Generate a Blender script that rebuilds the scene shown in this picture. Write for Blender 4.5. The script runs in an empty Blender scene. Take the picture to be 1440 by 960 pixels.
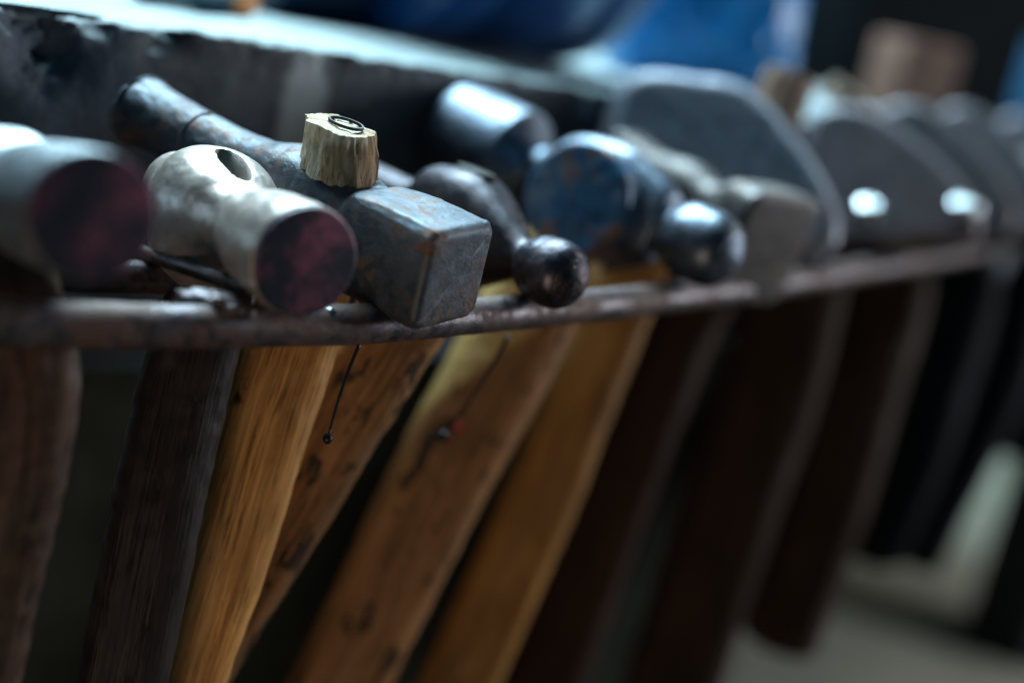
import bpy, bmesh, math, random
from mathutils import Vector, Matrix, noise
S = bpy.context.scene
COL = S.collection
random.seed(7)

# ------------------------------------------------------------ camera
CAM = Vector((0, 0, 1.05))
PIT, ROL = math.radians(14), math.radians(12)
F = Vector((0, math.cos(PIT), -math.sin(PIT)))
R0 = Vector((1, 0, 0)); U0 = Vector((0, math.sin(PIT), math.cos(PIT)))
U = math.cos(ROL)*U0 - math.sin(ROL)*R0
R = math.cos(ROL)*R0 + math.sin(ROL)*U0
cd = bpy.data.cameras.new('camera'); cam = bpy.data.objects.new('camera', cd); COL.objects.link(cam)
m3 = Matrix((R, U, -F)).transposed(); cam.matrix_world = Matrix.Translation(CAM) @ m3.to_4x4()
cd.lens = 50; cd.sensor_width = 36; cd.clip_start = .01; cd.clip_end = 60
cd.dof.use_dof = True; cd.dof.focus_distance = .562; cd.dof.aperture_fstop = 2.1
S.camera = cam

def at(x, y, d):
    return CAM + d*(F + (x-720)/2000*R - (y-480)/2000*U)
def on_z(x, y, z):
    r = F + (x-720)/2000*R - (y-480)/2000*U
    return CAM + r*((z-CAM.z)/r.z)

# ------------------------------------------------------------ world, lights, exposure
w = bpy.data.worlds.new('World'); S.world = w; w.use_nodes = True
bg = w.node_tree.nodes['Background']; bg.inputs[0].default_value = (.10, .33, .55, 1); bg.inputs[1].default_value = .10
S.view_settings.view_transform = 'Standard'; S.view_settings.look = 'None'
S.view_settings.exposure = 0; S.view_settings.gamma = 1

def area(name, loc, target, sx, sy, power, col):
    l = bpy.data.lights.new(name, 'AREA'); l.shape = 'RECTANGLE'; l.size = sx; l.size_y = sy
    l.energy = power; l.color = col
    o = bpy.data.objects.new(name, l); COL.objects.link(o); o.location = loc
    o.rotation_euler = (Vector(target)-Vector(loc)).to_track_quat('-Z', 'Y').to_euler()
    return o
area('window_light', (-.55, 1.75, 2.75), (.05, .65, .95), 1.5, .8, 205, (.60, .88, 1.0))
area('right_window_light', (2.1, 1.5, 1.2), (.1, .65, .88), .35, .6, 26, (.90, .95, 1.0))
area('warm_fill_light', (-.22, -.85, .34), (.1, .7, .80), .6, .6, 7.0, (1.0, .76, .52))  # warm fill added on the camera side to bring out the handles
area('floor_fill_light', (2.3, 2.4, 2.6), (1.1, 1.8, .25),   .6, .6, 10, (1.0, .98, .86))  # extra lamp added to brighten the pale floor patch

# ------------------------------------------------------------ helpers
def link(name, bm, mat=None, parent=None, smooth=True, ang=40):
    me = bpy.data.meshes.new(name)
    bmesh.ops.recalc_face_normals(bm, faces=bm.faces)
    for f in bm.faces: f.smooth = smooth
    bm.to_mesh(me); bm.free()
    if smooth and ang: me.set_sharp_from_angle(angle=math.radians(ang))
    o = bpy.data.objects.new(name, me); COL.objects.link(o)
    if mat: me.materials.append(mat)
    if parent: o.parent = parent
    return o
def tag(o, label, cat, group=None):
    o['label'] = label; o['category'] = cat
    if group: o['group'] = group
    return o
def struct(o): o['kind'] = 'structure'; return o

def se(a, w, h, n):
    c, s = math.cos(a), math.sin(a)
    return (w*math.copysign(abs(c)**(2/n), c), h*math.copysign(abs(s)**(2/n), s))
def lerp(a, b, t): return a+(b-a)*t
def sec_pt(a, w, h, n):
    y, z = se(a, w, h, n)
    if n > 5:                                # chamfered corners on forged square stock
        k = abs(y)/w+abs(z)/h; lim = 2-.17*min(1, (n-5)/3)
        if k > lim: y *= lim/k; z *= lim/k
    return y, z
def cr(p0, p1, p2, p3, t):
    return .5*((2*p1)+(-p0+p2)*t+(2*p0-5*p1+4*p2-p3)*t*t+(-p0+3*p1-3*p2+p3)*t**3)
def smooth_keys(keys, sub):
    out = []
    n = len(keys)
    for i in range(n-1):
        p = [keys[max(i-1, 0)], keys[i], keys[i+1], keys[min(i+2, n-1)]]
        for k in range(sub):
            t = k/sub
            a = tuple(cr(p[0][j], p[1][j], p[2][j], p[3][j], t) for j in range(len(keys[0])))
            out.append(a)
    out.append(tuple(keys[-1])); return out

def loft_head(keys, e0=.002, e1=.002, dome0=.001, dome1=.001, N=96, sub=9, amp=.0003, seed=0):
    """keys: (x, w, h, n, zoff) in metres along X. Rounded end caps."""
    bm = bmesh.new(); secs = smooth_keys(keys, sub)
    def cap(sec, d, e, dome):
        x, w, h, n, z = sec; out = []
        for k in range(1, 6):
            a = k/5*math.pi/2
            i = e*(1-math.cos(a)); out.append((x+d*e*math.sin(a), w-i, h-i, n, z))
        w1, h1 = w-e, h-e
        for f in (.93, .85, .72, .58, .44, .3, .15):
            out.append((x+d*(e+dome*(1-f*f)), w1*f, h1*f, n, z))
        return out
    a = cap(secs[0], -1, e0, dome0); b = cap(secs[-1], 1, e1, dome1)
    secs = a[::-1]+secs+b
    rings = []
    for (x, w, h, n, z) in secs:
        ring = []
        for k in range(N):
            y, zz = sec_pt(2*math.pi*(k+.5)/N, max(w, 1e-5), max(h, 1e-5), n)
            ring.append(bm.verts.new((x, y, zz+z)))
        rings.append(ring)
    for r0, r1 in zip(rings, rings[1:]):
        for k in range(N): bm.faces.new((r0[k], r0[(k+1) % N], r1[(k+1) % N], r1[k]))
    bm.faces.new(rings[0][::-1]); bm.faces.new(rings[-1])
    rough(bm, amp, seed); return bm

def rough(bm, amp, seed, f1=60, f2=230):
    bm.normal_update(); sh = Vector((seed*3.1, seed*1.7, seed))
    mv = []
    for v in bm.verts:
        q = v.co*f1+sh; n = .6*noise.noise(q)+.5*noise.noise(v.co*f2+sh)+.25*noise.noise(v.co*f2*2.3+sh)
        dent = max(0, noise.noise(v.co*95+sh*2)-.35)*-2.0
        mv.append(v.co + v.normal*amp*(n+dent))
    for v, c in zip(bm.verts, mv): v.co = c

def tube(path, N=40, n=2.3, inv=None, side_ref=None, amp=0, seed=0, round_end=True, fs=(40, 130)):
    """path: list of (Vector, a, b): half width a across the view, b in depth"""
    bm = bmesh.new(); rings = []; P = [p[0] for p in path]; lay = bm.verts.layers.float_vector.new('grain'); run = 0
    for i, (p, a, b) in enumerate(path):
        t = (P[min(i+1, len(P)-1)]-P[max(i-1, 0)]).normalized()
        ref = side_ref if side_ref is not None else (p-CAM).normalized()
        s = t.cross(ref).normalized(); q = t.cross(s).normalized()
        ring = []
        if i: run += (p-P[i-1]).length
        for k in range(N):
            y, z = se(2*math.pi*(k+.5)/N, a, b, n)
            co = p+s*y+q*z
            if inv is not None: co = inv @ co
            vv = bm.verts.new(co); vv[lay] = (y, z, run); ring.append(vv)
        rings.append(ring)
    for r0, r1 in zip(rings, rings[1:]):
        for k in range(N): bm.faces.new((r0[k], r0[(k+1) % N], r1[(k+1) % N], r1[k]))
    bm.faces.new(rings[0][::-1]); bm.faces.new(rings[-1])
    if amp: rough(bm, amp, seed, *fs)
    return bm
def round_ends(path, k=4):
    """add shrinking rings so that a tube ends in a rounded nose"""
    out = list(path)
    for end in (0, 1):
        p, a, b = out[-1] if end else out[0]
        q = out[-2][0] if end else out[1][0]
        t = (p-q).normalized(); ex = []
        for i in range(1, k+1):
            an = i/k*math.pi/2*.97
            ex.append((p+t*b*.6*math.sin(an), a*math.cos(an)*.999, b*math.cos(an)*.999))
        if end: out += ex
        else: out = ex[::-1]+out
    return out

def box(bm, c, sx, sy, sz, rot=None, bev=0):
    M = Matrix.Translation(c) @ (rot.to_4x4() if rot else Matrix()) @ Matrix.Diagonal((sx, sy, sz, 1))
    r = bmesh.ops.create_cube(bm, size=1, matrix=M)
    if bev:
        es = list({e for v in r['verts'] for e in v.link_edges})
        bmesh.ops.bevel(bm, geom=es, offset=bev, segments=3, affect='EDGES', profile=.5)
    return bm

# ------------------------------------------------------------ materials
def newmat(name):
    m = bpy.data.materials.new(name); m.use_nodes = True
    nt = m.node_tree; return m, nt, nt.nodes['Principled BSDF']
def nd(nt, t, **kw):
    n = nt.nodes.new(t)
    for k, v in kw.items():
        if k in n.inputs: n.inputs[k].default_value = v
        else: setattr(n, k, v)
    return n
def coords(nt, scale=(1, 1, 1), kind='Object'):
    tc = nd(nt, 'ShaderNodeTexCoord') if kind != 'grain' else nd(nt, 'ShaderNodeAttribute', attribute_name='grain'); mp = nd(nt, 'ShaderNodeMapping')
    if kind == 'grain': kind = 'Vector'
    mp.inputs['Scale'].default_value = scale
    mp.inputs['Location'].default_value = (random.random()*9, random.random()*9, random.random()*9)
    nt.links.new(tc.outputs[kind], mp.inputs[0]); return mp.outputs[0]
def noise_n(nt, vec, scale, detail=6, rough=.6, dist=0):
    n = nd(nt, 'ShaderNodeTexNoise'); n.inputs['Scale'].default_value = scale
    n.inputs['Detail'].default_value = detail; n.inputs['Roughness'].default_value = rough
    n.inputs['Distortion'].default_value = dist
    nt.links.new(vec, n.inputs['Vector']); return n.outputs['Fac']
def ramp(nt, fac, stops):
    r = nd(nt, 'ShaderNodeValToRGB'); cr_ = r.color_ramp
    while len(cr_.elements) < len(stops): cr_.elements.new(.5)
    for e, (p, c) in zip(cr_.elements, stops):
        e.position = p; e.color = (c[0], c[1], c[2], 1) if hasattr(c, '__len__') else (c, c, c, 1)
    nt.links.new(fac, r.inputs[0]); return r.outputs[0]
def mix(nt, fac, a, b, blend='MIX'):
    m = nd(nt, 'ShaderNodeMix', data_type='RGBA', blend_type=blend)
    for s, v in ((0, fac), (6, a), (7, b)):
        if isinstance(v, (int, float)): m.inputs[s].default_value = v if s == 0 else (v, v, v, 1)
        elif hasattr(v, '__len__'): m.inputs[s].default_value = (v[0], v[1], v[2], 1)
        else: nt.links.new(v, m.inputs[s])
    return m.outputs[2]
def bump(nt, bsdf, h, strength, dist, prev=None):
    b = nd(nt, 'ShaderNodeBump'); b.inputs['Strength'].default_value = strength
    b.inputs['Distance'].default_value = dist; nt.links.new(h, b.inputs['Height'])
    if prev: nt.links.new(prev, b.inputs['Normal'])
    nt.links.new(b.outputs[0], bsdf.inputs['Normal']); return b.outputs[0]

def steel(name, base, r0=.3, r1=.5, rust=.5, rcol=(.16, .065, .035), dark=(.02, .022, .03), bs=.35, scale=1, wear=.5, wearcol=None, metal=.9, cloud=.75, fmix=.45):
    m, nt, b = newmat(name); v = coords(nt)
    big = noise_n(nt, v, 38*scale, 5, .6, .3); mid = noise_n(nt, v, 160*scale, 6, .65); fine = noise_n(nt, v, 900*scale, 4, .6)
    c0 = ramp(nt, big, [(.3, dark), (.48, base), (.8, [min(1, x*1.35) for x in base])])
    c0 = mix(nt, ramp(nt, mid, [(.35, cloud), (.6, 0)]), c0, [x*.45 for x in base])
    lo = .5+(.5-rust)*.32
    rm = mix(nt, fmix, noise_n(nt, v, 45*scale, 6, .65, .4), noise_n(nt, v, 260*scale, 5, .7, .2))
    rmask = ramp(nt, rm, [(lo, 0), (lo+.09, .85)])
    rc = ramp(nt, fine, [(.3, [x*.45 for x in rcol]), (.65, rcol)])
    col = mix(nt, rmask, c0, rc)
    if wear:
        g = nd(nt, 'ShaderNodeNewGeometry')
        wm = ramp(nt, g.outputs['Pointiness'], [(.52, 0), (.60, wear)])
        col = mix(nt, wm, col, wearcol or [min(1, x*2.2) for x in base])
    nt.links.new(col, b.inputs['Base Color'])
    mt = nd(nt, 'ShaderNodeMath', operation='MULTIPLY_ADD'); nt.links.new(rmask, mt.inputs[0])
    mt.inputs[1].default_value = -metal*.8; mt.inputs[2].default_value = metal
    nt.links.new(mt.outputs[0], b.inputs['Metallic'])
    rr = mix(nt, rmask, ramp(nt, mid, [(.3, r0), (.7, r1)]), .72); nt.links.new(rr, b.inputs['Roughness'])
    h = mix(nt, .5, mid, fine); p = bump(nt, b, h, bs, .0008)
    bump(nt, b, rm, bs*.8, .0012, p)
    return m

def wood(name, c0, c1, spot=0, spotcol=(.015, .01, .008), rough_=.5, bs=.4, grain=1.0, wear=.35, wearcol=None, pale=None, spec=.25, kind='grain'):
    m, nt, b = newmat(name); v = coords(nt, (1, 1, .04), kind); v1 = coords(nt, (1, 1, .45), kind)
    g = noise_n(nt, v, 260*grain, 6, .6, .6); g2 = noise_n(nt, v, 900*grain, 3, .6)
    bigs = noise_n(nt, v1, 28, 4, .6, .5)
    col = ramp(nt, g, [(.3, c0), (.62, c1)])
    col = mix(nt, ramp(nt, bigs, [(.35, .0), (.72, .75)]), col, [x*.5 for x in c0])
    col = mix(nt, ramp(nt, g2, [(.26, .8), (.42, 0)]), col, [x*.22 for x in c0])
    vg = coords(nt, (1, 1, .022), kind); g3 = noise_n(nt, vg, 330, 5, .7, .15)
    lines = ramp(nt, g3, [(.455, 0), (.475, 1), (.50, 0)]); brk = ramp(nt, noise_n(nt, v1, 55, 4, .6), [(.45, 0), (.60, 1)])
    crack = mix(nt, lines, 0.0, brk)
    col = mix(nt, mix(nt, crack, 0.0, .8), col, [x*.12 for x in c0])
    col = mix(nt, ramp(nt, noise_n(nt, vg, 620, 4, .6), [(.50, 0), (.62, .45)]), col, [min(1, x*1.35) for x in c1])
    if pale:      # strip where the dark finish has worn off to bare wood
        tc = nd(nt, 'ShaderNodeTexCoord'); sx = nd(nt, 'ShaderNodeSeparateXYZ'); nt.links.new(tc.outputs['Object'], sx.inputs[0])
        f1 = nd(nt, 'ShaderNodeMath', operation='MULTIPLY_ADD'); nt.links.new(sx.outputs[2], f1.inputs[0]); f1.inputs[1].default_value = .42; f1.inputs[2].default_value = .42*.10-.5*.012
        f2 = nd(nt, 'ShaderNodeMath', operation='SUBTRACT'); nt.links.new(f1.outputs[0], f2.inputs[0]); nt.links.new(sx.outputs[0], f2.inputs[1])
        f3 = nd(nt, 'ShaderNodeMath', operation='MULTIPLY_ADD'); nt.links.new(bigs, f3.inputs[0]); f3.inputs[1].default_value = .012; nt.links.new(f2.outputs[0], f3.inputs[2])
        col = mix(nt, ramp(nt, f3.outputs[0], [(0, 0), (.004, .85)]), col, pale)
    if spot:
        sp = noise_n(nt, v1, 75, 5, .6, 0); lo = .72-.22*spot
        col = mix(nt, ramp(nt, sp, [(lo, 0), (lo+.05, .92)]), col, spotcol)
    if wear:
        ge = nd(nt, 'ShaderNodeNewGeometry')
        wm = ramp(nt, ge.outputs['Pointiness'], [(.505, 0), (.56, wear)])
        col = mix(nt, wm, col, wearcol or [min(1, x*1.6) for x in c1])
    nt.links.new(col, b.inputs['Base Color'])
    nt.links.new(ramp(nt, g, [(.3, rough_+.15), (.7, rough_-.08)]), b.inputs['Roughness'])
    b.inputs['Specular IOR Level'].default_value = spec
    p = bump(nt, b, g2, bs, .0006); p = bump(nt, b, g, bs, .0008, p)
    inv_ = nd(nt, 'ShaderNodeMath', operation='SUBTRACT'); inv_.inputs[0].default_value = 1; nt.links.new(crack, inv_.inputs[1]); p = bump(nt, b, inv_.outputs[0], .6, .0006, p)
    bump(nt, b, noise_n(nt, v1, 190, 5, .6), bs*.5, .0006, p)
    return m

def plain(name, col, rough_=.6, metal=0, var=.35, scale=60, bs=.2, bd=.001, spec=.5):
    m, nt, b = newmat(name); v = coords(nt); b.inputs['Specular IOR Level'].default_value = spec
    n1 = noise_n(nt, v, scale, 7, .65, .2)
    nt.links.new(ramp(nt, n1, [(.3, [x*(1-var) for x in col]), (.7, [min(1, x*(1+var)) for x in col])]), b.inputs['Base Color'])
    b.inputs['Roughness'].default_value = rough_; b.inputs['Metallic'].default_value = metal
    bump(nt, b, noise_n(nt, v, scale*5, 5, .6), bs, bd); return m

M_rail = steel('rusty_rail', (.13, .115, .125), .32, .55, .62, (.13, .06, .04), (.05, .04, .045), .5, wear=.3)
M_grey = steel('forged_grey_steel', (.092, .108, .130), .42, .60, .46, (.20, .085, .045), (.045, .052, .065), .55, wear=.7, metal=.7, fmix=.5)
M_pale = steel('pale_worn_steel', (.46, .395, .36), .32, .48, .38, (.30, .20, .13), (.34, .29, .27), .25, wear=.25, metal=.72, cloud=.28)
M_left = steel('smooth_grey_steel', (.42, .46, .50), .36, .5, .30, (.24, .14, .10), (.26, .28, .32), .2, wear=.3)
M_dark = steel('dark_polished_steel', (.075, .068, .080), .32, .5, .36, (.10, .045, .035), (.03, .026, .038), .5, wear=.7, wearcol=(.42, .46, .52))
M_bluegrey = steel('blue_grey_steel', (.17, .21, .27), .38, .52, .34, (.16, .08, .05), (.05, .075, .11), .3, wear=.7, wearcol=(.5, .56, .62))
M_brownst = steel('brown_grey_steel', (.16, .145, .14), .52, .62, .42, (.17, .10, .07), (.09, .08, .09), .3, wear=.7, wearcol=(.5, .5, .52))
M_lav = steel('lavender_grey_steel', (.28, .30, .36), .42, .55, .22, (.24, .20, .20), (.26, .29, .37), .2, wear=.4, metal=.3)
M_lav2 = steel('worn_far_steel', (.14, .12, .135), .40, .55, .34, (.14, .11, .10), (.08, .08, .10), .2, wear=.5, metal=.45)
M_lav3 = steel('darkest_far_steel', (.10, .088, .10), .42, .55, .34, (.12, .09, .08), (.07, .07, .08), .2, wear=.5, metal=.45)
M_ball = steel('polished_dark_peen', (.085, .08, .10), .27, .42, .32, (.12, .06, .045), (.05, .045, .065), .25, wear=0)
M_ball2 = steel('polished_blue_peen', (.13, .155, .20), .30, .44, .30, (.14, .08, .06), (.09, .10, .14), .2, wear=0)
M_glint = steel('painted_glint', (.7, .75, .8), .12, .2, .1, (.3, .25, .2), (.5, .5, .5), .1, wear=0)  # bright metal for the added highlight blobs

def face_mat(name, a, bcol):
    m, nt, b = newmat(name); v = coords(nt)
    n1 = noise_n(nt, v, 26, 5, .7, .4); n2 = noise_n(nt, v, 420, 5, .65)
    c = ramp(nt, n1, [(.46, a), (.62, bcol)])
    c = mix(nt, ramp(nt, n2, [(.35, .5), (.6, 0)]), c, [x*.3 for x in a])
    nt.links.new(c, b.inputs['Base Color']); b.inputs['Roughness'].default_value = .45; b.inputs['Metallic'].default_value = .1
    bump(nt, b, n2, .4, .0005); return m
M_face = face_mat('purple_oxide_face', (.020, .022, .040), (.27, .08, .14))
def paint_mat():
    m, nt, b = newmat('chipped_blue_paint'); v = coords(nt)
    n1 = noise_n(nt, v, 50, 7, .68, .5); n2 = noise_n(nt, v, 300, 5, .6); n3 = noise_n(nt, v, 26, 3, .6, .4)
    c = ramp(nt, n2, [(.3, (.018, .075, .16)), (.7, (.05, .14, .25))])
    c = mix(nt, ramp(nt, n1, [(.52, 0), (.57, .9)]), c, (.22, .12, .09))
    c = mix(nt, ramp(nt, n3, [(.52, 0), (.62, .6)]), c, (.20, .25, .31))
    nt.links.new(c, b.inputs['Base Color']); b.inputs['Roughness'].default_value = .42; b.inputs['Metallic'].default_value = .2
    bump(nt, b, n1, .4, .0008); return m
M_bluepaint = paint_mat()

W_gold = wood('golden_ash', (.42, .17, .045), (.74, .37, .115), .25, bs=.55, wear=.5)
W_mott = wood('scorched_brown_wood', (.16, .075, .03), (.36, .17, .065), .8, bs=.5, wear=.5)
W_black = wood('blackened_wood', (.010, .007, .008), (.022, .013, .013), .6, rough_=.5, bs=.6, wear=.5, wearcol=(.16, .10, .085))
W_umber = wood('worn_umber_wood', (.035, .017, .012), (.085, .042, .028), .5, bs=.6, wear=.6, wearcol=(.36, .25, .18))
W_red = wood('reddish_wood', (.21, .090, .036), (.42, .20, .075), .6, bs=.4, pale=(.62, .42, .16))
W_orange = wood('amber_wood', (.22, .095, .022), (.40, .19, .05), .1, bs=.4)
W_choc = wood('chocolate_wood', (.026, .013, .008), (.055, .028, .017), .2, rough_=.6, bs=.4, wear=.4, wearcol=(.10, .06, .04), spec=.08)
W_far = wood('dull_far_wood', (.024, .014, .009), (.055, .032, .02), .1, rough_=.65, bs=.3, wear=.3, spec=.08)
W_ink = wood('ink_blue_wood', (.004, .006, .009), (.008, .012, .017), .1, rough_=.7, bs=.3, wear=0, spec=.06)
def raw_mat():
    m, nt, b = newmat('raw_split_wood'); v = coords(nt, (1, 1, .12)); v1 = coords(nt)
    g = noise_n(nt, v, 420, 6, .65, .5); s = noise_n(nt, coords(nt, (1, 1, .35)), 75, 7, .7, .3)
    c = ramp(nt, g, [(.3, (.45, .33, .19)), (.6, (.82, .73, .55))])
    c = mix(nt, ramp(nt, s, [(.44, 0), (.64, .8)]), c, (.34, .19, .07))
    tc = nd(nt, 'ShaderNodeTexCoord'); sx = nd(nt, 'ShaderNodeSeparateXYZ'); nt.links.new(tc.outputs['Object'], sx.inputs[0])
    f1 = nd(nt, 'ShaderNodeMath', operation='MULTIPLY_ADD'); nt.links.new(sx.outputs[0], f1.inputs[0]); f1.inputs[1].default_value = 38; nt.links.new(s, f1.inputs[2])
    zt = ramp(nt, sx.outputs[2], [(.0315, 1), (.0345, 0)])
    side_shade = mix(nt, ramp(nt, f1.outputs[0], [(.62, 0), (.74, .75)]), 0.0, zt)  # shade of the plug's right side put into the colour, top spared
    c = mix(nt, side_shade, c, (.27, .14, .05))
    c = mix(nt, ramp(nt, noise_n(nt, v, 900, 3), [(.3, .8), (.42, 0)]), c, (.10, .05, .02))
    nt.links.new(c, b.inputs['Base Color']); b.inputs['Roughness'].default_value = .8
    p = bump(nt, b, g, .8, .0012); bump(nt, b, s, .6, .0015, p); return m
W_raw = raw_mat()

def stone_mat():
    m, nt, b = newmat('dark_stained_concrete'); v = coords(nt)
    n1 = noise_n(nt, v, 22, 8, .65, .3); n2 = noise_n(nt, v, 340, 6, .7); n3 = noise_n(nt, v, 8, 4, .6)
    c = ramp(nt, n1, [(.3, (.014, .028, .050)), (.55, (.030, .052, .085)), (.78, (.07, .10, .145))])
    c = mix(nt, ramp(nt, n2, [(.60, 0), (.68, .45)]), c, (.3, .32, .34))
    c = mix(nt, ramp(nt, n3, [(.45, 0), (.62, .7)]), c, (.03, .036, .042))
    # pale stripe of old whitewash running down the face
    tc = nd(nt, 'ShaderNodeTexCoord'); sx = nd(nt, 'ShaderNodeSeparateXYZ'); nt.links.new(tc.outputs['Object'], sx.inputs[0])
    wob = nd(nt, 'ShaderNodeMath', operation='MULTIPLY_ADD'); nt.links.new(n1, wob.inputs[0]); wob.inputs[1].default_value = .02; nt.links.new(sx.outputs[0], wob.inputs[2])
    a = nd(nt, 'ShaderNodeMath', operation='SUBTRACT'); nt.links.new(wob.outputs[0], a.inputs[0]); a.inputs[1].default_value = STRIPE+.01
    ab = nd(nt, 'ShaderNodeMath', operation='ABSOLUTE'); nt.links.new(a.outputs[0], ab.inputs[0])
    st = ramp(nt, ab.outputs[0], [(.010, .75), (.0145, 0)])
    c = mix(nt, st, c, (.46, .52, .55))
    # upward faces made paler: glare on the top put into the colour
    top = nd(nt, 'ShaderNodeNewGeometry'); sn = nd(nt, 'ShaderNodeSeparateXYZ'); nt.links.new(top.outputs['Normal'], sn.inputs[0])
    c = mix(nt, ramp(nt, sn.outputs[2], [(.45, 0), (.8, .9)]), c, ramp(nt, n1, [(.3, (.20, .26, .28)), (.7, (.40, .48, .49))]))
    nt.links.new(c, b.inputs['Base Color']); b.inputs['Roughness'].default_value = .55
    p = bump(nt, b, n2, .6, .001); bump(nt, b, n1, .5, .004, p); return m

# ------------------------------------------------------------ setting
ZRAIL = at(600, 450, .572).z
ZTOP = at(112, 19, .63).z
floor_z = ZRAIL-.62
bm = bmesh.new(); bmesh.ops.create_grid(bm, x_segments=60, y_segments=60, size=8)
for v in bm.verts: v.co = Vector((v.co.x, v.co.y+3, floor_z+.006*noise.noise(v.co*1.3)))
m, nt, b = newmat('packed_dirt_floor'); v = coords(nt)
n1 = noise_n(nt, v, 3.5, 8, .65, .2); n2 = noise_n(nt, v, 60, 6, .65)
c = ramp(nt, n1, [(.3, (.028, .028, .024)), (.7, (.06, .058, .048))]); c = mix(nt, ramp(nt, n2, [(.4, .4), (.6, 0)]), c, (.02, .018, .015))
nt.links.new(c, b.inputs['Base Color']); b.inputs['Roughness'].default_value = .8; bump(nt, b, n2, .5, .01)
struct(link('floor', bm, m))
bm = bmesh.new()
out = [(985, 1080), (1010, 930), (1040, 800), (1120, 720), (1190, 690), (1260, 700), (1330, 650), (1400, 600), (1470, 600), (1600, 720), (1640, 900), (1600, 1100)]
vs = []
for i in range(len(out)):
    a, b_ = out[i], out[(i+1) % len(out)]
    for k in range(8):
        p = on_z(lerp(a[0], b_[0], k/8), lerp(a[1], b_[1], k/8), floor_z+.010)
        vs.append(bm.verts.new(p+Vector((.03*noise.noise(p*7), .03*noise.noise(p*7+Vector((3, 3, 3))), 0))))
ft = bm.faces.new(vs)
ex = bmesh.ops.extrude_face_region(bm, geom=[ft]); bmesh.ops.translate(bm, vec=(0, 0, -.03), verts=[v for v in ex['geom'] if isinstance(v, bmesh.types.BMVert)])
struct(link('path', bm, plain('lit_floor_tone', (.27, .265, .21), .85, 0, .25, 5, .4, .01), smooth=False))  # lit patch of floor, its light put into a pale slab

# back wall
bm = bmesh.new(); box(bm, (1, 3.2, 1.2), 14, .2, 4.5)
wl = struct(link('back_wall', bm, plain('sooty_wall', (.004, .006, .007), .95, scale=4, bd=.01, spec=.05), smooth=False))

# concrete ledge behind the rack
A0 = on_z(112, 19, ZTOP); A1 = on_z(856, 128, ZTOP)
dr = (A1-A0).normalized(); nrm = Vector((-dr.y, dr.x, 0))   # pointing away from camera
if nrm.y < 0: nrm = -nrm
start = A0-dr*.35; LEN = 2.0
sp = on_z(444, 68, ZTOP); STRIPE = (sp-start).dot(dr)
M_stone = stone_mat()
bm = bmesh.new()
prof = []
H = .17
for i in range(46): prof.append((0, -H+H*i/46*.985))
for i in range(8):
    a = i/7*math.pi/2; prof.append((.005*(1-math.cos(a)), -.005+.005*math.sin(a)))
for i in range(1, 30): prof.append((.005+.9*(i/29)**1.8, 0))
NX = 620; rows = []
for i in range(NX+1):
    x = LEN*i/NX; row = []
    for (y, z) in prof:
        p = Vector((x, y, z))
        edge = math.exp(-((y-.002)**2+(z+.002)**2)/(2*.007**2))
        chip = max(0, noise.noise(Vector((x*38, 3.3, z*30)))-.12)*edge*.016
        chip += edge*.0022*noise.noise(Vector((x*160, y*160, z*160)))
        # the big broken notch near the left end
        cx = (A0-start).length-.012
        nt_ = math.exp(-((x-cx)/.017)**2)*math.exp(-((z+.014)/.02)**2)*math.exp(-(y/.03)**2)
        chip += nt_*(.010+.012*abs(noise.noise(p*90))+.006*noise.noise(p*260))
        sm = .0012*noise.noise(p*25)+.0005*noise.noise(p*120)
        if z > -.0035 and y > .01: p.z += sm*1.2-.002*edge
        else: p.y += chip-sm; p.z -= chip*.5
        row.append(bm.verts.new(p))
    rows.append(row)
for r0, r1 in zip(rows, rows[1:]):
    for k in range(len(prof)-1): bm.faces.new((r0[k], r0[k+1], r1[k+1], r1[k]))
# close ends, underside and back
b0 = [r[0] for r in rows]; b1 = [r[-1] for r in rows]
c0 = bm.verts.new((0, .905, -H)); c1 = bm.verts.new((LEN, .905, -H))
bm.faces.new(rows[0]+[c0]); bm.faces.new(rows[-1]+[c1])
bm.faces.new(b0+[c1, c0]); bm.faces.new(b1+[c1, c0])
led = link('concrete_ledge', bm, M_stone, ang=60)
led.matrix_world = Matrix.Translation(start) @ Matrix((dr, nrm, Vector((0, 0, 1)))).transposed().to_4x4()
tag(led, 'dark stained concrete ledge with a chipped edge and a brightly lit top behind the row of hammers', 'ledge')

def on_top(x, y):  # a point of the ledge top under a pixel
    return on_z(x, y, ZTOP)

# ------------------------------------------------------------ rack
rail_px = [(-260, 448), (-120, 452), (0, 455), (130, 457), (250, 459), (400, 458), (520, 455), (600, 450), (700, 441), (850, 428), (1000, 411), (1100, 398), (1250, 374), (1400, 348), (1480, 333)]
RP = [on_z(x, y, ZRAIL) for x, y in rail_px]
def railpath(pts, r, lift=0):
    k = smooth_keys([tuple(p)+(r, r) for p in pts], 26)
    return [(Vector(q[:3]), q[3], q[4]) for q in k]
rack = bpy.data.objects.new('hammer_rack', None); COL.objects.link(rack); rack.location = (RP[7].x, RP[7].y, ZRAIL)
rinv = Matrix.Translation(rack.location).inverted()
tag(rack, 'long curved rusty steel rod rack from which all the hammers hang', 'rack')
fr = link('rail', tube(railpath(RP, .0078), N=48, n=2, inv=rinv, side_ref=Vector((0, 0, 1)), amp=.0004, seed=3, fs=(30, 150)), M_rail, rack)
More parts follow.
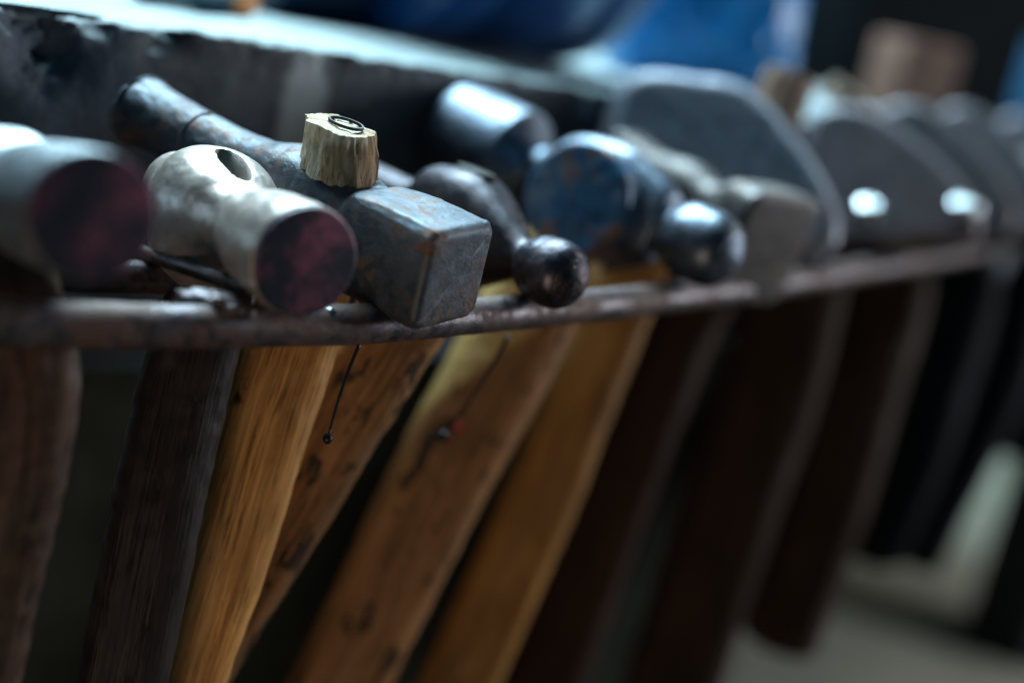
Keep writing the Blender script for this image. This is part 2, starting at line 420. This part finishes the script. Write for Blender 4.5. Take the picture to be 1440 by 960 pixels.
# rear rail, parallel and further back
BP = []
for i, p in enumerate(RP):
    t = (RP[min(i+1, len(RP)-1)]-RP[max(i-1, 0)]).normalized(); q = Vector((-t.y, t.x, 0)); q = q if q.y > 0 else -q
    BP.append(p+q*.062)
link('rail', tube(railpath(BP, .0065), N=32, n=2, inv=rinv, side_ref=Vector((0, 0, 1)), amp=.0003, seed=5, fs=(30, 150)), M_rail, rack)
def blob(name, c, rx, ry, rz, mat, parent, inv, amp=.0006, seed=1, sub=3):
    bm = bmesh.new(); bmesh.ops.create_icosphere(bm, subdivisions=sub, radius=1)
    for v in bm.verts:
        v.co = Vector((v.co.x*rx, v.co.y*ry, v.co.z*rz)); v.co += v.co.normalized()*amp*noise.noise(v.co*300+Vector((seed, 0, 0)))*2
        v.co = inv @ (v.co+c)
    return link(name, bm, mat, parent, ang=0)
def rail_d(x):
    for (a, b, p, q) in zip(rail_px, rail_px[1:], RP, RP[1:]):
        if a[0] <= x <= b[0]:
            t = (x-a[0])/(b[0]-a[0]); return lerp((p-CAM).dot(F), (q-CAM).dot(F), t)
    return 1
M_drop = plain('shiny_weld_metal', (.30, .33, .37), .2, .9, .3, 200, .2)
for k, (x, y, r) in enumerate([(408, 450, .0016), (463, 441, .0028), (452, 452, .002), (719, 436, .0014), (706, 443, .0009), (540, 462, .001)]):
    blob('weld_bead', at(x, y, rail_d(x)-.0065), r, r, r, M_drop, fr, rinv, .0002, k, 2)
M_yel = plain('yellow_paint_fleck', (.62, .34, .03), .6, 0, .3, 300, .3)
blob('paint_fleck', at(556, 456, rail_d(556)-.0052), .0036, .0015, .0024, M_yel, fr, rinv, .0012, 4)
blob('weld_lump', at(302, 428, rail_d(302)+.001), .015, .008, .0045, M_rail, fr, rinv, .0012, 6, 4)

# ------------------------------------------------------------ hammers
GROUP = 'hammers hanging in a row on the rack'
def frame(A, B, te, top, bot):
    X = (A-B).normalized(); D = (bot-top).normalized()
    Z = -(D-X*D.dot(X)).normalized(); Y = Z.cross(X)
    O = B+(A-B)*te
    Mx = Matrix((X, Y, Z)).transposed().to_4x4(); Mx.translation = O
    return Mx
def handle(path_px, mat, root, inv, ratio=.72, n=2.6, amp=.0009, seed=0, end=True, name='handle'):
    keys = [(*at(x, y, d), wpx*d/2000/2, wpx*d/2000/2*ratio) for x, y, d, wpx in path_px]
    k = smooth_keys(keys, 16); path = [(Vector(q[:3]), q[3], q[4]) for q in k]
    if end: path = round_ends(path)
    return link(name, tube(path, N=64, n=n, inv=inv, amp=amp, seed=seed), mat, root, ang=0)
def hammer(name, A, B, te, top, bot, label, cat='hammer', group=GROUP):
    A = at(*A); B = at(*B); Mx = frame(A, B, te, at(*top), at(*bot))
    r = bpy.data.objects.new(name, None); COL.objects.link(r); r.matrix_world = Mx
    r.empty_display_size = .03; tag(r, label, cat, group)
    return r, Mx.inverted(), (A-B).length
def keysT(L, te, rows):
    return [((t-te)*L, w/1000, h/1000, n, z/1000) for t, w, h, n, z in rows]
def disc_part(name, root, mat, loc, rx, ry, th, axis='Y', n=2, edge=.001, amp=.0002, seed=0, tilt=None):
    # a thin rounded disc
    bm = loft_head([(-th/2, rx, ry, n, 0), (0, rx, ry, n, 0), (th/2, rx, ry, n, 0)], edge, edge, .0006, .0006, 80, 3, amp, seed)
    rot = Matrix.Rotation(math.radians(90), 4, 'Z') if axis == 'Y' else Matrix.Rotation(math.radians(90), 4, 'Y')
    if axis == 'X': rot = Matrix()
    if tilt: rot = tilt @ rot
    bmesh.ops.transform(bm, matrix=Matrix.Translation(loc) @ rot, verts=bm.verts)
    return link(name, bm, mat, root)

def peen(root, x, R_, mat, seed):     # blunt barrel-shaped knob, domed at the tip
    return link('peen', loft_head([(x-.95*R_, .78*R_, .78*R_, 2, 0), (x-.62*R_, .95*R_, .95*R_, 2, 0), (x-.2*R_, R_, R_, 2, 0), (x+.22*R_, .985*R_, .985*R_, 2, 0)], .1*R_, .66*R_, .0, .14*R_, 96, 8, .00022, seed), mat, root)
# --- 1: blurred, far left
te = .42
r, inv, L = hammer('round_faced_hammer', (128, 303, .42), (-80, 248, .56), te, (10, 250, .465), (30, 520, .50),
    'blurred round faced hammer blotched pink, cut off at the left of the photo')
link('head', loft_head(keysT(L, te, [(0, 19, 19, 2, 0), (.18, 19.5, 19.5, 2, 0), (.26, 17, 17, 2.2, 0), (.36, 22, 22, 2.4, 0), (.5, 22, 22, 2.4, 0), (.60, 17, 17, 2.2, 0), (.70, 19.4, 19.4, 2, 0), (.85, 20.2, 20.2, 2, 0), (1, 19.6, 19.6, 2, 0)]), .002, .0008, seed=1, amp=.0003), M_left, r)
disc_part('striking_face', r, M_face, Vector((L*(1-te)+.0012, 0, 0)), .0193, .0193, .002, 'X', edge=.0008)
handle([(0, 330, .485, 125), (22, 430, .487, 130), (43, 520, .49, 132), (32, 650, .495, 128), (2, 800, .50, 118), (-35, 980, .505, 112), (-70, 1150, .51, 115)], W_umber, r, inv, seed=1)

# --- 2: pale, empty eye
te = .48
r, inv, L = hammer('pale_hammer', (426, 366, .497), (225, 250, .60), te, (345, 230, .53), (265, 500, .575),
    'pale worn steel hammer with an open eye hole and a round purple striking face')
bm = loft_head(keysT(L, te, [(.14, 15, 17, 2.2, -2), (.22, 17, 19, 2.2, -2), (.34, 23, 26, 2.3, -3), (.44, 26, 28, 2.4, -5), (.53, 23, 24, 2.3, -4), (.60, 17.5, 18, 2.2, -2), (.67, 14.8, 14.8, 2.1, 0), (.78, 18.6, 18.6, 2, 0), (.9, 20, 20, 2, 0), (1, 20.2, 20.2, 2, 0)]), .002, .001, seed=2, amp=.0004, N=128, sub=10)
hd = link('head', bm, M_pale, r)
cut = bmesh.new()
rings = []
for z in (.002, .04):
    rings.append([cut.verts.new((.0125*math.cos(a*math.pi/24)+.003, .0058*math.sin(a*math.pi/24)+.001, z)) for a in range(48)])
for k in range(48): cut.faces.new((rings[0][k], rings[0][(k+1) % 48], rings[1][(k+1) % 48], rings[1][k]))
cut.faces.new(rings[0][::-1]); cut.faces.new(rings[1])
co = link('eye_cutter', cut); co.parent = r
bpy.context.view_layer.update()
md = hd.modifiers.new('eye', 'BOOLEAN'); md.object = co; md.operation = 'DIFFERENCE'; md.solver = 'EXACT'
dg = bpy.context.evaluated_depsgraph_get(); me = bpy.data.meshes.new_from_object(hd.evaluated_get(dg))
hd.modifiers.clear(); hd.data = me; bpy.data.objects.remove(co)
if not me.materials: me.materials.append(M_pale)
disc_part('striking_face', r, M_face, Vector((L*(1-te)+.0014, 0, 0)), .0196, .0196, .0022, 'X', edge=.001)
handle([(325, 300, .565, 90), (305, 380, .565, 110), (275, 480, .56, 124), (246, 600, .56, 128), (212, 760, .56, 128), (172, 960, .565, 124), (130, 1150, .57, 124)], W_black, r, inv, seed=2)
disc_part('handle_end', r, W_black, Vector((.003, .001, .006)), .006, .0105, .004, 'Z', edge=.0008)  # black disc: the dark inside of the hole put into its colour

# --- 3: the sharp cross peen with the wooden plug
te = .62
r, inv, L = hammer('square_faced_hammer', (640, 386, .545), (200, 168, .635), te, (490, 210, .575), (405, 490, .615),
    'sharp rusty grey hammer with a square face and a raw wooden plug on top')
link('head', loft_head(keysT(L, te, [(0, 17.6, 16.6, 2, 3), (.010, 16.4, 15.6, 2, 3), (.08, 14.9, 14.3, 2, 3), (.20, 14.3, 14.1, 2, 2), (.212, 14.3, 14.1, 2, 2), (.217, 13.5, 13.3, 2, 2), (.222, 14.3, 14.1, 2, 2), (.236, 14.3, 14.1, 2, 2), (.34, 14.6, 14.4, 2.2, 1), (.42, 15.6, 17.5, 2.4, -1), (.50, 18.5, 23, 2.8, -3), (.60, 19.5, 24, 3.0, -4), (.70, 18.5, 22, 3.2, -3), (.735, 17.2, 19.0, 4.2, -2), (.765, 18.2, 20.6, 7, -2), (.86, 19.4, 20.8, 10, -1), (.985, 19.8, 20.6, 11, -1)]), .0022, .0036, .0022, .0, N=128, sub=12, seed=3, amp=.0006), M_grey, r)
# raw end of the handle
def plug(root, loc, rx, ry, h, mat, seed=0, taper=.86, name='handle_end', lean=(0, 0)):
    bm = bmesh.new(); N = 72; rings = []
    for i in range(26):
        t = i/25; z = h*t; ring = []
        for k in range(N):
            a = 2*math.pi*k/N; y, x = se(a, ry, rx, 2.5)
            f = lerp(1, taper, t)
            cut_ = 1-.13*max(0, noise.noise(Vector((math.cos(a)*2.2, math.sin(a)*2.2, seed)))+.1)
            fib = 1+.07*noise.noise(Vector((math.cos(a)*9, math.sin(a)*9, t*1.2+seed)))+.05*noise.noise(Vector((math.cos(a)*4, math.sin(a)*4, t*5+seed)))
            lump = 1+.05*noise.noise(Vector((math.cos(a)*2, math.sin(a)*2, t*3+seed*2)))
            f *= cut_*fib*lump
            ring.append(bm.verts.new((x*f+lean[0]*t, y*f+lean[1]*t, z+.0005*noise.noise(Vector((x*200, y*200, 5)))*t)))
        rings.append(ring)
    for f in (.96, .88, .7, .5, .3, .1):
        top = []
        for v in rings[25]:
            top.append(bm.verts.new((lean[0]+(v.co.x-lean[0])*f, lean[1]+(v.co.y-lean[1])*f, v.co.z+.0010*(1-f)**.5+.0003*noise.noise(v.co*700*f))))
        rings.append(top)
    for r0, r1 in zip(rings, rings[1:]):
        for k in range(N): bm.faces.new((r0[k], r0[(k+1) % N], r1[(k+1) % N], r1[k]))
    bm.faces.new(rings[-1])
    bmesh.ops.translate(bm, vec=loc, verts=bm.verts)
    return link(name, bm, mat, root, ang=38)
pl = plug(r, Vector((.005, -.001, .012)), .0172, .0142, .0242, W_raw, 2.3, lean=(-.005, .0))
bm = bmesh.new(); N = 48; rr = []
for (ro, z) in ((1, .0), (1, .0012), (.88, .0012), (.88, 0)):
    rr.append([bm.verts.new((.0082*ro*math.cos(2*math.pi*k/N)+.0030, .0058*ro*math.sin(2*math.pi*k/N)-.001, .0373+z)) for k in range(N)])
for q in range(4):
    for k in range(N): bm.faces.new((rr[q][k], rr[q][(k+1) % N], rr[(q+1) % 4][(k+1) % N], rr[(q+1) % 4][k]))
link('ring_wedge', bm, plain('dark_iron', (.03, .03, .035), .5, .8), pl)
handle([(476, 262, .60, 95), (450, 340, .60, 112), (428, 420, .60, 124), (404, 490, .60, 134), (368, 600, .60, 134), (322, 760, .60, 128), (262, 960, .605, 110), (215, 1150, .61, 108)], W_gold, r, inv, n=3.2, seed=3)

# --- 4: dark ball peen
te = .47
r, inv, L = hammer('dark_ball_peen_hammer', (812, 400, .598), (520, 262, .70), te, (668, 300, .615), (545, 480, .65),
    'dark purple ball peen hammer whose small ball end pokes out right of the square face')
BR = 12.8
def ball_keys(L, te, R_, poll, neck, ew, eh, pn=.30):
    rows = [(0, poll, poll, 2, 0), (pn*.5, poll, poll, 2, 0), (pn*.70, poll, poll, 2, 0), (pn*.76, poll*.97, poll*.97, 2, 0), (pn*.82, poll*.82, poll*.82, 2, 0), (pn, neck, neck, 2, 0),
            (te-.15, lerp(neck, ew, .8), lerp(neck, eh, .72), 2.6, 0), (te-.06, ew, eh*.98, 3.0, 0), (te+.04, ew, eh, 3.0, 0), (te+.12, ew*.88, eh*.84, 2.8, 0),
            (te+.20, lerp(neck*.8, ew, .45), lerp(neck*.8, eh, .42), 2.4, 0)]
    cx = 1-R_/1000/L*.98
    a0 = math.radians(128)
    rows.append((cx-R_/1000/L*1.25, neck*.78, neck*.78, 2, 0))
    for an in range(122, 3, -7):
        a = math.radians(an); rows.append((cx+R_/1000/L*math.cos(a), R_*math.sin(a), R_*math.sin(a), 2, 0))
    return keysT(L, te, rows)
link('head', loft_head(ball_keys(L, te, 15.2, 12, 11, 20, 27), .0015, .0003, .001, .0001, N=112, sub=9, seed=4, amp=.00028), M_dark, r)
I4 = Matrix()
peen(r, L*(1-te)-.0150, .0148, M_ball, 4)
disc_part('handle_end', r, W_black, Vector((0, .0, .0248)), .0065, .0115, .005, 'Z', n=2.3)
handle([(655, 325, .635, 95), (625, 370, .637, 110), (582, 430, .64, 125), (538, 490, .64, 132), (470, 600, .64, 130), (390, 740, .64, 120), (275, 930, .64, 112), (180, 1100, .64, 112)], W_mott, r, inv, n=3, seed=4)

# --- 5: big ball peen with the blue cheek
te = .56
r, inv, L = hammer('blue_cheeked_ball_peen_hammer', (1036, 368, .70), (642, 190, .80), te, (835, 250, .738), (722, 470, .755),
    'large ball peen hammer with a round cheek of chipped blue paint')
link('head', loft_head(ball_keys(L, te, 19, 29.5, 14, 17, 31, .33), .0012, .0003, .0015, .0001, N=112, sub=9, seed=5, amp=.0004), M_bluegrey, r)
peen(r, L*(1-te)-.0195, .0196, M_ball2, 5)
disc_part('cheek', r, M_bluepaint, Vector((.000, -.0165, -.004)), .0310, .0305, .018, 'Y', edge=.003, seed=6, amp=.0006)
h5 = handle([(812, 310, .745, 110), (775, 380, .745, 130), (728, 465, .745, 146), (690, 540, .742, 145), (635, 640, .74, 142), (560, 790, .74, 138), (478, 960, .74, 134), (395, 1130, .745, 134)], W_red, r, inv, n=2.8, seed=5)

M_red = plain('red_paint_fleck', (.45, .02, .02), .5, 0, .3, 300, .3)
blob('paint_fleck', at(645, 598, .7235), .0034, .002, .0036, M_red, h5, inv, .0015, 3)

# --- 6: square ended hammer behind it
te = .42
r, inv, L = hammer('angular_cross_peen_hammer', (1076, 352, .775), (876, 218, .86), te, (945, 250, .805), (860, 450, .84),
    'brownish hammer with a flaring angular end, right behind the ball of the blue cheeked hammer')
link('head', loft_head(keysT(L, te, [(0, 15, 15, 4, 0), (.2, 14, 14, 3, 0), (.3, 14, 16, 2.6, 0), (.45, 16, 20, 2.6, 0), (.60, 13, 17, 3, 0), (.70, 15, 20, 4, 0), (.82, 26, 30, 6, 0), (.99, 30, 33, 7, 0)]), .002, .0035, N=112, seed=7, amp=.0003), M_brownst, r)
handle([(930, 290, .825, 90), (895, 370, .825, 98), (857, 455, .825, 104), (815, 560, .822, 104), (760, 700, .82, 106), (645, 960, .82, 108), (570, 1130, .82, 108)], W_orange, r, inv, n=3, seed=6)

# --- 7: big plate-like sledge head
def slab_head(root, Mx, outline, d, thick, mat, bev=.010, name='head', amp=.0004, seed=0, yaw=0, inv=None):
    """outline traced in px at depth d, given real thickness going away from the camera; heavy rounded edges"""
    pts = [at(x, y, d) for x, y in outline]; n = len(pts); sm = []
    for i in range(n):
        for k in range(8):
            a, b_, c_, e_ = pts[i-1], pts[i], pts[(i+1) % n], pts[(i+2) % n]
            sm.append(Vector(tuple(cr(a[j], b_[j], c_[j], e_[j], k/8) for j in range(3))))
    cen = sum(sm, Vector())/len(sm)
    nv = (CAM-cen).normalized(); nv = (nv+R*yaw+Vector((0, 0, .40))).normalized()   # cheek normal
    steps = []
    for k in range(8):
        a = k/7*math.pi/2; steps.append((bev*(1-math.sin(a)), -bev*(1-math.cos(a))))   # inset, depth
    # flat sheet -> projected on the cheek plane
    base = []
    for p in sm:
        ray = (p-CAM); t = (cen-CAM).dot(nv)/ray.dot(nv); t = lerp(1, t, .8); base.append(CAM+ray*t)
    bm = bmesh.new(); rings = []
    def ring(ins, dep):
        out = []
        m_ = len(base)
        for i, p in enumerate(base):
            t = (base[(i+1) % m_]-base[i-1]).normalized(); o = t.cross(nv); 
            if (p-cen).dot(o) < 0: o = -o
            out.append(bm.verts.new(inv @ (p-o*ins+nv*dep)))
        rings.append(out)
    def shrink(src, f, dep):
        c = inv @ (cen+nv*dep); o = []
        for v in src: o.append(bm.verts.new(c.lerp(v.co, f)))
        rings.append(o)
    tmp = []
    ring(bev, 0)
    first = rings.pop()
    for f in (.12, .3, .5, .7, .85, .95): shrink(first, f, 0)
    rings.append(first)
    for k in range(1, 8):
        a = k/7*math.pi/2; ring(bev*(1-math.sin(a)), -bev*(1-math.cos(a)))
    for k in range(1, 6): ring(0, -bev-(thick-2*bev)*k/5)
    for k in range(1, 8):
        a = k/7*math.pi/2; ring(bev*(1-math.cos(a)), -thick+bev*(1-math.sin(a)))
    last = rings[-1]
    for f in (.9, .6, .3): shrink(last, f, -thick)
    for r0, r1 in zip(rings, rings[1:]):
        for k in range(len(r0)): bm.faces.new((r0[k], r0[(k+1) % len(r0)], r1[(k+1) % len(r0)], r1[k]))
    bm.faces.new(rings[0]); bm.faces.new(rings[-1])
    rough(bm, amp, seed)
    return link(name, bm, mat, root)
r, inv, L = hammer('broad_cheeked_sledge_hammer', (1180, 260, .86), (860, 140, .93), .6, (1080, 150, .915), (960, 440, .93),
    'largest sledge hammer head, a broad smooth grey cheek with a bright rounded rim')
slab_head(r, None, [(846, 215), (850, 165), (868, 115), (905, 93), (965, 96), (1040, 108), (1085, 140), (1122, 185), (1158, 235), (1184, 290), (1182, 342), (1130, 362), (1000, 362), (880, 330)], .86, .052, M_lav, .011, seed=8, yaw=.12, inv=inv)
pl7 = plug(r, inv @ at(1088, 165, .925), .018, .016, .030, wood('tan_raw_wood', (.24, .13, .08), (.40, .25, .17), .2, kind='Object'), 7.7)
handle([(1050, 300, .93, 105), (1000, 380, .93, 112), (958, 445, .93, 118), (905, 570, .92, 120), (848, 720, .92, 122), (765, 940, .92, 124), (700, 1110, .92, 124)], W_choc, r, inv, n=3, seed=7)

# --- 8, 9, 10 : far heads, smaller sledges of the same pattern
def far_hammer(A, B, hpath, outline, d, label, wood_, mat, seed, glint=None, thick=.036):
    r, inv, L = hammer('far_sledge_hammer', A, B, .5, hpath[0][:3], hpath[2][:3], label)
    slab_head(r, None, outline, d, thick, mat, .009, seed=seed, yaw=-.12, inv=inv)
    handle(hpath, wood_, r, inv, n=2.8, seed=seed, end=True)
    for g_ in glint or (): blob('peen', at(*g_), .0125, .0105, .0085, M_glint, r, inv, .0016, seed, 4)  # bright blobs added as highlights on the head, not real peens
    return r
r8 = far_hammer((1290, 290, .97), (1150, 160, 1.03), [(1165, 250, 1.02, 100), (1145, 330, 1.02, 120), (1118, 420, 1.02, 136), (1080, 560, 1.01, 140), (1030, 700, 1.0, 138), (965, 900, 1.0, 134), (910, 1080, 1.0, 130)],
    [(1120, 240), (1128, 185), (1150, 150), (1190, 142), (1245, 160), (1300, 200), (1350, 250), (1378, 295), (1368, 330), (1290, 342), (1190, 340), (1130, 310)], .985,
    'blurred worn sledge head just right of the largest one, a bright glint at its foot', W_far, M_lav2, 11, [(1225, 298, .965), (1355, 294, .975)])
plug(r8, r8.matrix_world.inverted() @ at(1175, 150, 1.03), .016, .014, .016, wood('dull_end_grain', (.16, .11, .08), (.26, .19, .14), .2, kind='Object'), 3.3)
far_hammer((1390, 290, 1.06), (1240, 150, 1.14), [(1285, 250, 1.12, 90), (1262, 330, 1.12, 106), (1240, 420, 1.12, 132), (1205, 540, 1.10, 130), (1170, 680, 1.08, 118), (1095, 895, 1.06, 110)],
    [(1215, 240), (1222, 175), (1245, 145), (1290, 140), (1340, 165), (1390, 215), (1424, 270), (1428, 308), (1400, 330), (1300, 335), (1235, 310)], 1.075,
    'blurred dark sledge head whose brown handle end shows against the pale floor', W_far, M_lav3, 12)
far_hammer((1450, 290, 1.16), (1320, 150, 1.24), [(1375, 250, 1.22, 86), (1352, 330, 1.22, 100), (1335, 420, 1.22, 135), (1300, 530, 1.2, 138), (1268, 640, 1.18, 125), (1225, 775, 1.17, 90)],
    [(1300, 240), (1308, 180), (1330, 148), (1370, 146), (1420, 180), (1460, 235), (1478, 285), (1470, 322), (1400, 335), (1320, 315)], 1.175,
    'blurred dark sledge head nearly at the right edge of the photo with an inky handle', W_ink, M_lav3, 13)
far_hammer((1530, 290, 1.27), (1400, 160, 1.34), [(1452, 250, 1.32, 84), (1436, 340, 1.32, 96), (1416, 420, 1.32, 130), (1380, 540, 1.3, 130), (1335, 660, 1.28, 98), (1285, 780, 1.26, 80)],
    [(1385, 240), (1392, 190), (1412, 160), (1450, 160), (1500, 200), (1535, 250), (1545, 300), (1490, 325), (1400, 315)], 1.28,
    'dark sledge head cut by the right edge of the photo, beyond every other hammer', W_ink, M_lav3, 14)
far_hammer((1610, 290, 1.38), (1480, 160, 1.45), [(1525, 250, 1.42, 84), (1508, 340, 1.42, 96), (1490, 420, 1.42, 104), (1462, 520, 1.4, 104), (1420, 620, 1.38, 90)],
    [(1465, 240), (1472, 190), (1492, 160), (1530, 160), (1580, 200), (1615, 250), (1620, 300), (1570, 325), (1480, 315)], 1.39,
    'inky handle of the last hammer, crossing the right edge of the photo', W_ink, M_lav3, 15)

# ------------------------------------------------------------ drips and small things
M_tar = plain('black_tar', (.02, .018, .02), .25, .3, .3, 200, .2)
def drip(x0, y0, x1, y1, d, r, label, bend=4):
    P = [at(lerp(x0, x1, t)+bend*math.sin(t*3.1), lerp(y0, y1, t), d) for t in [i/20 for i in range(21)]]
    o = P[0]; inv = Matrix.Translation(-o)
    path = [(p, lerp(r*1.2, r*.75, i/20), lerp(r*1.2, r*.75, i/20)) for i, p in enumerate(P)]
    end = P[-1]; t = (P[-1]-P[-2]).normalized()
    for k in range(1, 13):
        a = math.pi*k/12.3; rr_ = max(.0002, r*3.0*math.sin(a)**.9); path.append((end+t*(r*3.4*(1-math.cos(a))), rr_, rr_))
    ob = link('tar_drip', tube(path, N=20, n=2, inv=inv), M_tar, ang=0); ob.location = o
    return tag(ob, label, 'drip', 'hardened drips below the rail')
drip(506, 482, 463, 608, .575, .0007, 'thin hardened black drip with a beaded tip in front of the golden handle', -3)
drip(716, 470, 628, 606, .66, .0009, 'thin blurred black drip across the reddish handle beside a red fleck', 6)
# rod lying under the pale hammer
pa = at(150, 338, .56); pb = at(345, 404, .515); o = pa.lerp(pb, .5)
path = round_ends([(pa.lerp(pb, i/24), .0030, .0030) for i in range(25)])
rod = link('steel_rod', tube(path, N=24, n=2, inv=Matrix.Translation(-o), amp=.0002), M_rail); rod.location = o
tag(rod, 'thin dark rod lying under the pale hammer, between its cheek and the rail', 'rod')

# ------------------------------------------------------------ things on the ledge
M_navy = plain('navy_blue_plastic', (.004, .05, .17), .3, 0, .25, 20, .1)
M_blue = plain('blue_plastic', (.003, .22, .55), .38, 0, .25, 20, .1)
def lathe(name, prof, mat, parent, N=64):
    bm = bmesh.new(); rings = []
    for (rr_, z) in prof: rings.append([bm.verts.new((rr_*math.cos(2*math.pi*k/N), rr_*math.sin(2*math.pi*k/N), z)) for k in range(N)])
    for r0, r1 in zip(rings, rings[1:]):
        for k in range(N): bm.faces.new((r0[k], r0[(k+1) % N], r1[(k+1) % N], r1[k]))
    bm.faces.new(rings[0][::-1]); bm.faces.new(rings[-1]); return link(name, bm, mat, parent, ang=35)
def holder(name, loc, label, cat, rot=None, group=None):
    o = bpy.data.objects.new(name, None); COL.objects.link(o); o.location = loc
    if rot: o.rotation_euler = rot
    return tag(o, label, cat, group)
ang = math.atan2(dr.y, dr.x)
# blue drum lying along the ledge
p = on_top(790, 104)
dm = holder('blue_drum', p+nrm*.10+Vector((0, 0, .105)), 'dark blue plastic drum lying on its side on the ledge', 'drum', (0, math.radians(90), ang))
lathe('body', [(.09, -.09), (.102, -.086), (.105, -.076), (.105, -.05), (.101, -.043), (.105, -.036), (.105, .036), (.101, .043), (.105, .05), (.105, .076), (.102, .086), (.09, .09)], M_navy, dm)
lathe('lid', [(.03, .091), (.035, .093), (.035, .103), (.03, .106)], M_navy, dm)
# blue jerrycan
p = on_top(975, 124)
bm = loft_head([(0, .070, .050, 4, 0), (.04, .078, .058, 3, 0), (.10, .070, .055, 2.6, 0), (.16, .055, .04, 2.4, 0), (.21, .02, .02, 2, 0)], .006, .008, .001, .002, 96, 14, .006, 21)
rough(bm, .004, 9, 16, 60)
bmesh.ops.transform(bm, matrix=Matrix.Rotation(math.radians(-90), 4, 'Y'), verts=bm.verts)
bmesh.ops.transform(bm, matrix=Matrix.Rotation(math.radians(90), 4, 'Z'), verts=bm.verts)
jc = link('plastic_bag', bm, M_blue, ang=0); jc.location = p+Vector((0, .06, .008)); jc.rotation_euler = (0, 0, ang*.3)
tag(jc, 'bright blue crumpled plastic bag on the ledge right of the navy drum', 'bag')
# tan wood block
p = on_top(606, 52)
bm = bmesh.new(); box(bm, (0, .02, .016), .052, .04, .032, None, .003); rough(bm, .0005, 2)
wb = link('wood_block', bm, wood('tan_block_wood', (.30, .20, .13), (.50, .37, .26), .2, kind='Object')); wb.location = p; wb.rotation_euler = (0, 0, ang-.1)
tag(wb, 'small tan wooden block on the ledge left of the blue drum', 'block')
# dark tool at upper left with orange tip
p = on_top(215, 8); q = on_top(330, 24); up = Vector((0, 0, .012)); o = (p+q)/2+up
ti = holder('orange_tipped_bar', o, 'dark bar with an orange and white tip lying on the ledge at the upper left', 'bar')
iv = Matrix.Translation(-o)
link('shaft', tube(round_ends([((p+up).lerp(q+up, i/12)-(q-p)*.15, .011, .011) for i in range(13)]), N=32, n=2, inv=iv), plain('dark_teal_paint', (.02, .07, .10), .4), ti)
link('tip', tube(round_ends([((p+up).lerp(q+up, .87+.2*i/6), .0125, .0125) for i in range(7)]), N=32, n=2, inv=iv), plain('orange_paint', (.75, .25, .07), .4), ti)
# dark blue bottle
p = on_top(428, 30)
bt = holder('dark_bottle', p+Vector((0, .03, .034)), 'dark navy bottle lying on the ledge between orange tipped bar and wooden block', 'bottle', (0, math.radians(90), ang))
lathe('body', [(.025, -.05), (.034, -.045), (.034, .04), (.028, .055), (.014, .062), (.013, .07)], plain('navy_plastic', (.01, .035, .08), .3), bt)
lathe('cap', [(.015, .0705), (.016, .072), (.016, .085), (.013, .088)], plain('navy_cap', (.02, .06, .12), .4), bt)
p = on_top(1310, 158)  # black box added to keep the background dark behind the far heads
bm = bmesh.new(); box(bm, (0, .05, .106), .40, .10, .21, None, .006)
ck = link('dark_filler_box', bm, plain('filler_black', (.003, .004, .005), .9, 0, .4, 12, .3, spec=.05)); ck.location = p; ck.rotation_euler = (0, 0, ang)
tag(ck, 'long black box added as dark background behind the brown brick', 'dark_filler_box')
# brick, on end
p = on_top(1290, 172)
bm = bmesh.new(); box(bm, (0, .03, .038), .066, .06, .076, None, .004); rough(bm, .0008, 2, 30, 90)
bk = link('brick', bm, plain('brick_clay', (.12, .05, .03), .8, 0, .3, 40, .5)); bk.location = p; bk.rotation_euler = (0, 0, ang-.4)
tag(bk, 'brown brick standing behind the far hammer heads', 'brick')
p = on_top(1442, 168)
cn = holder('blue_tin', p, 'dull blue tin at the far right of the photo beyond the hammers', 'tin')
lathe('body', [(.05, 0), (.053, .003), (.053, .12), (.05, .123)], plain('dull_blue', (.02, .09, .18), .4), cn)
lathe('lid', [(.051, .1235), (.054, .125), (.054, .133), (.05, .135)], plain('dull_blue_lid', (.03, .09, .16), .4), cn)
# dark post at lower right
pp = at(1448, 900, 2.0)
bm = bmesh.new(); hp = ZTOP-.175-floor_z; box(bm, (0, 0, hp/2), .13, .13, hp, None, .006)
po = link('timber_post', bm, plain('tarred_timber', (.014, .016, .02), .7)); po.location = (pp.x, pp.y, floor_z); po.rotation_euler = (0, 0, .4)
tag(po, 'black timber post holding up the ledge at the lower right of the photo', 'post')
# support pier of the ledge
PX = (on_z(985, 960, floor_z)-start).dot(dr); print('PIERX', PX)
pc = start+dr*(PX-1.25)+nrm*.32
bm = bmesh.new(); hh = (ZTOP-.17)-floor_z; box(bm, (0, 0, hh/2), 1.8, .5, hh-.004, None, .01)
pr = link('pier', bm, plain('dark_pier', (.024, .026, .019), .95, 0, .5, 9, .5, .01, spec=.05)); pr.location = (pc.x, pc.y, floor_z); pr.rotation_euler = (0, 0, ang)
tag(pr, 'dark rough pier under the ledge behind the hanging handles', 'pier')
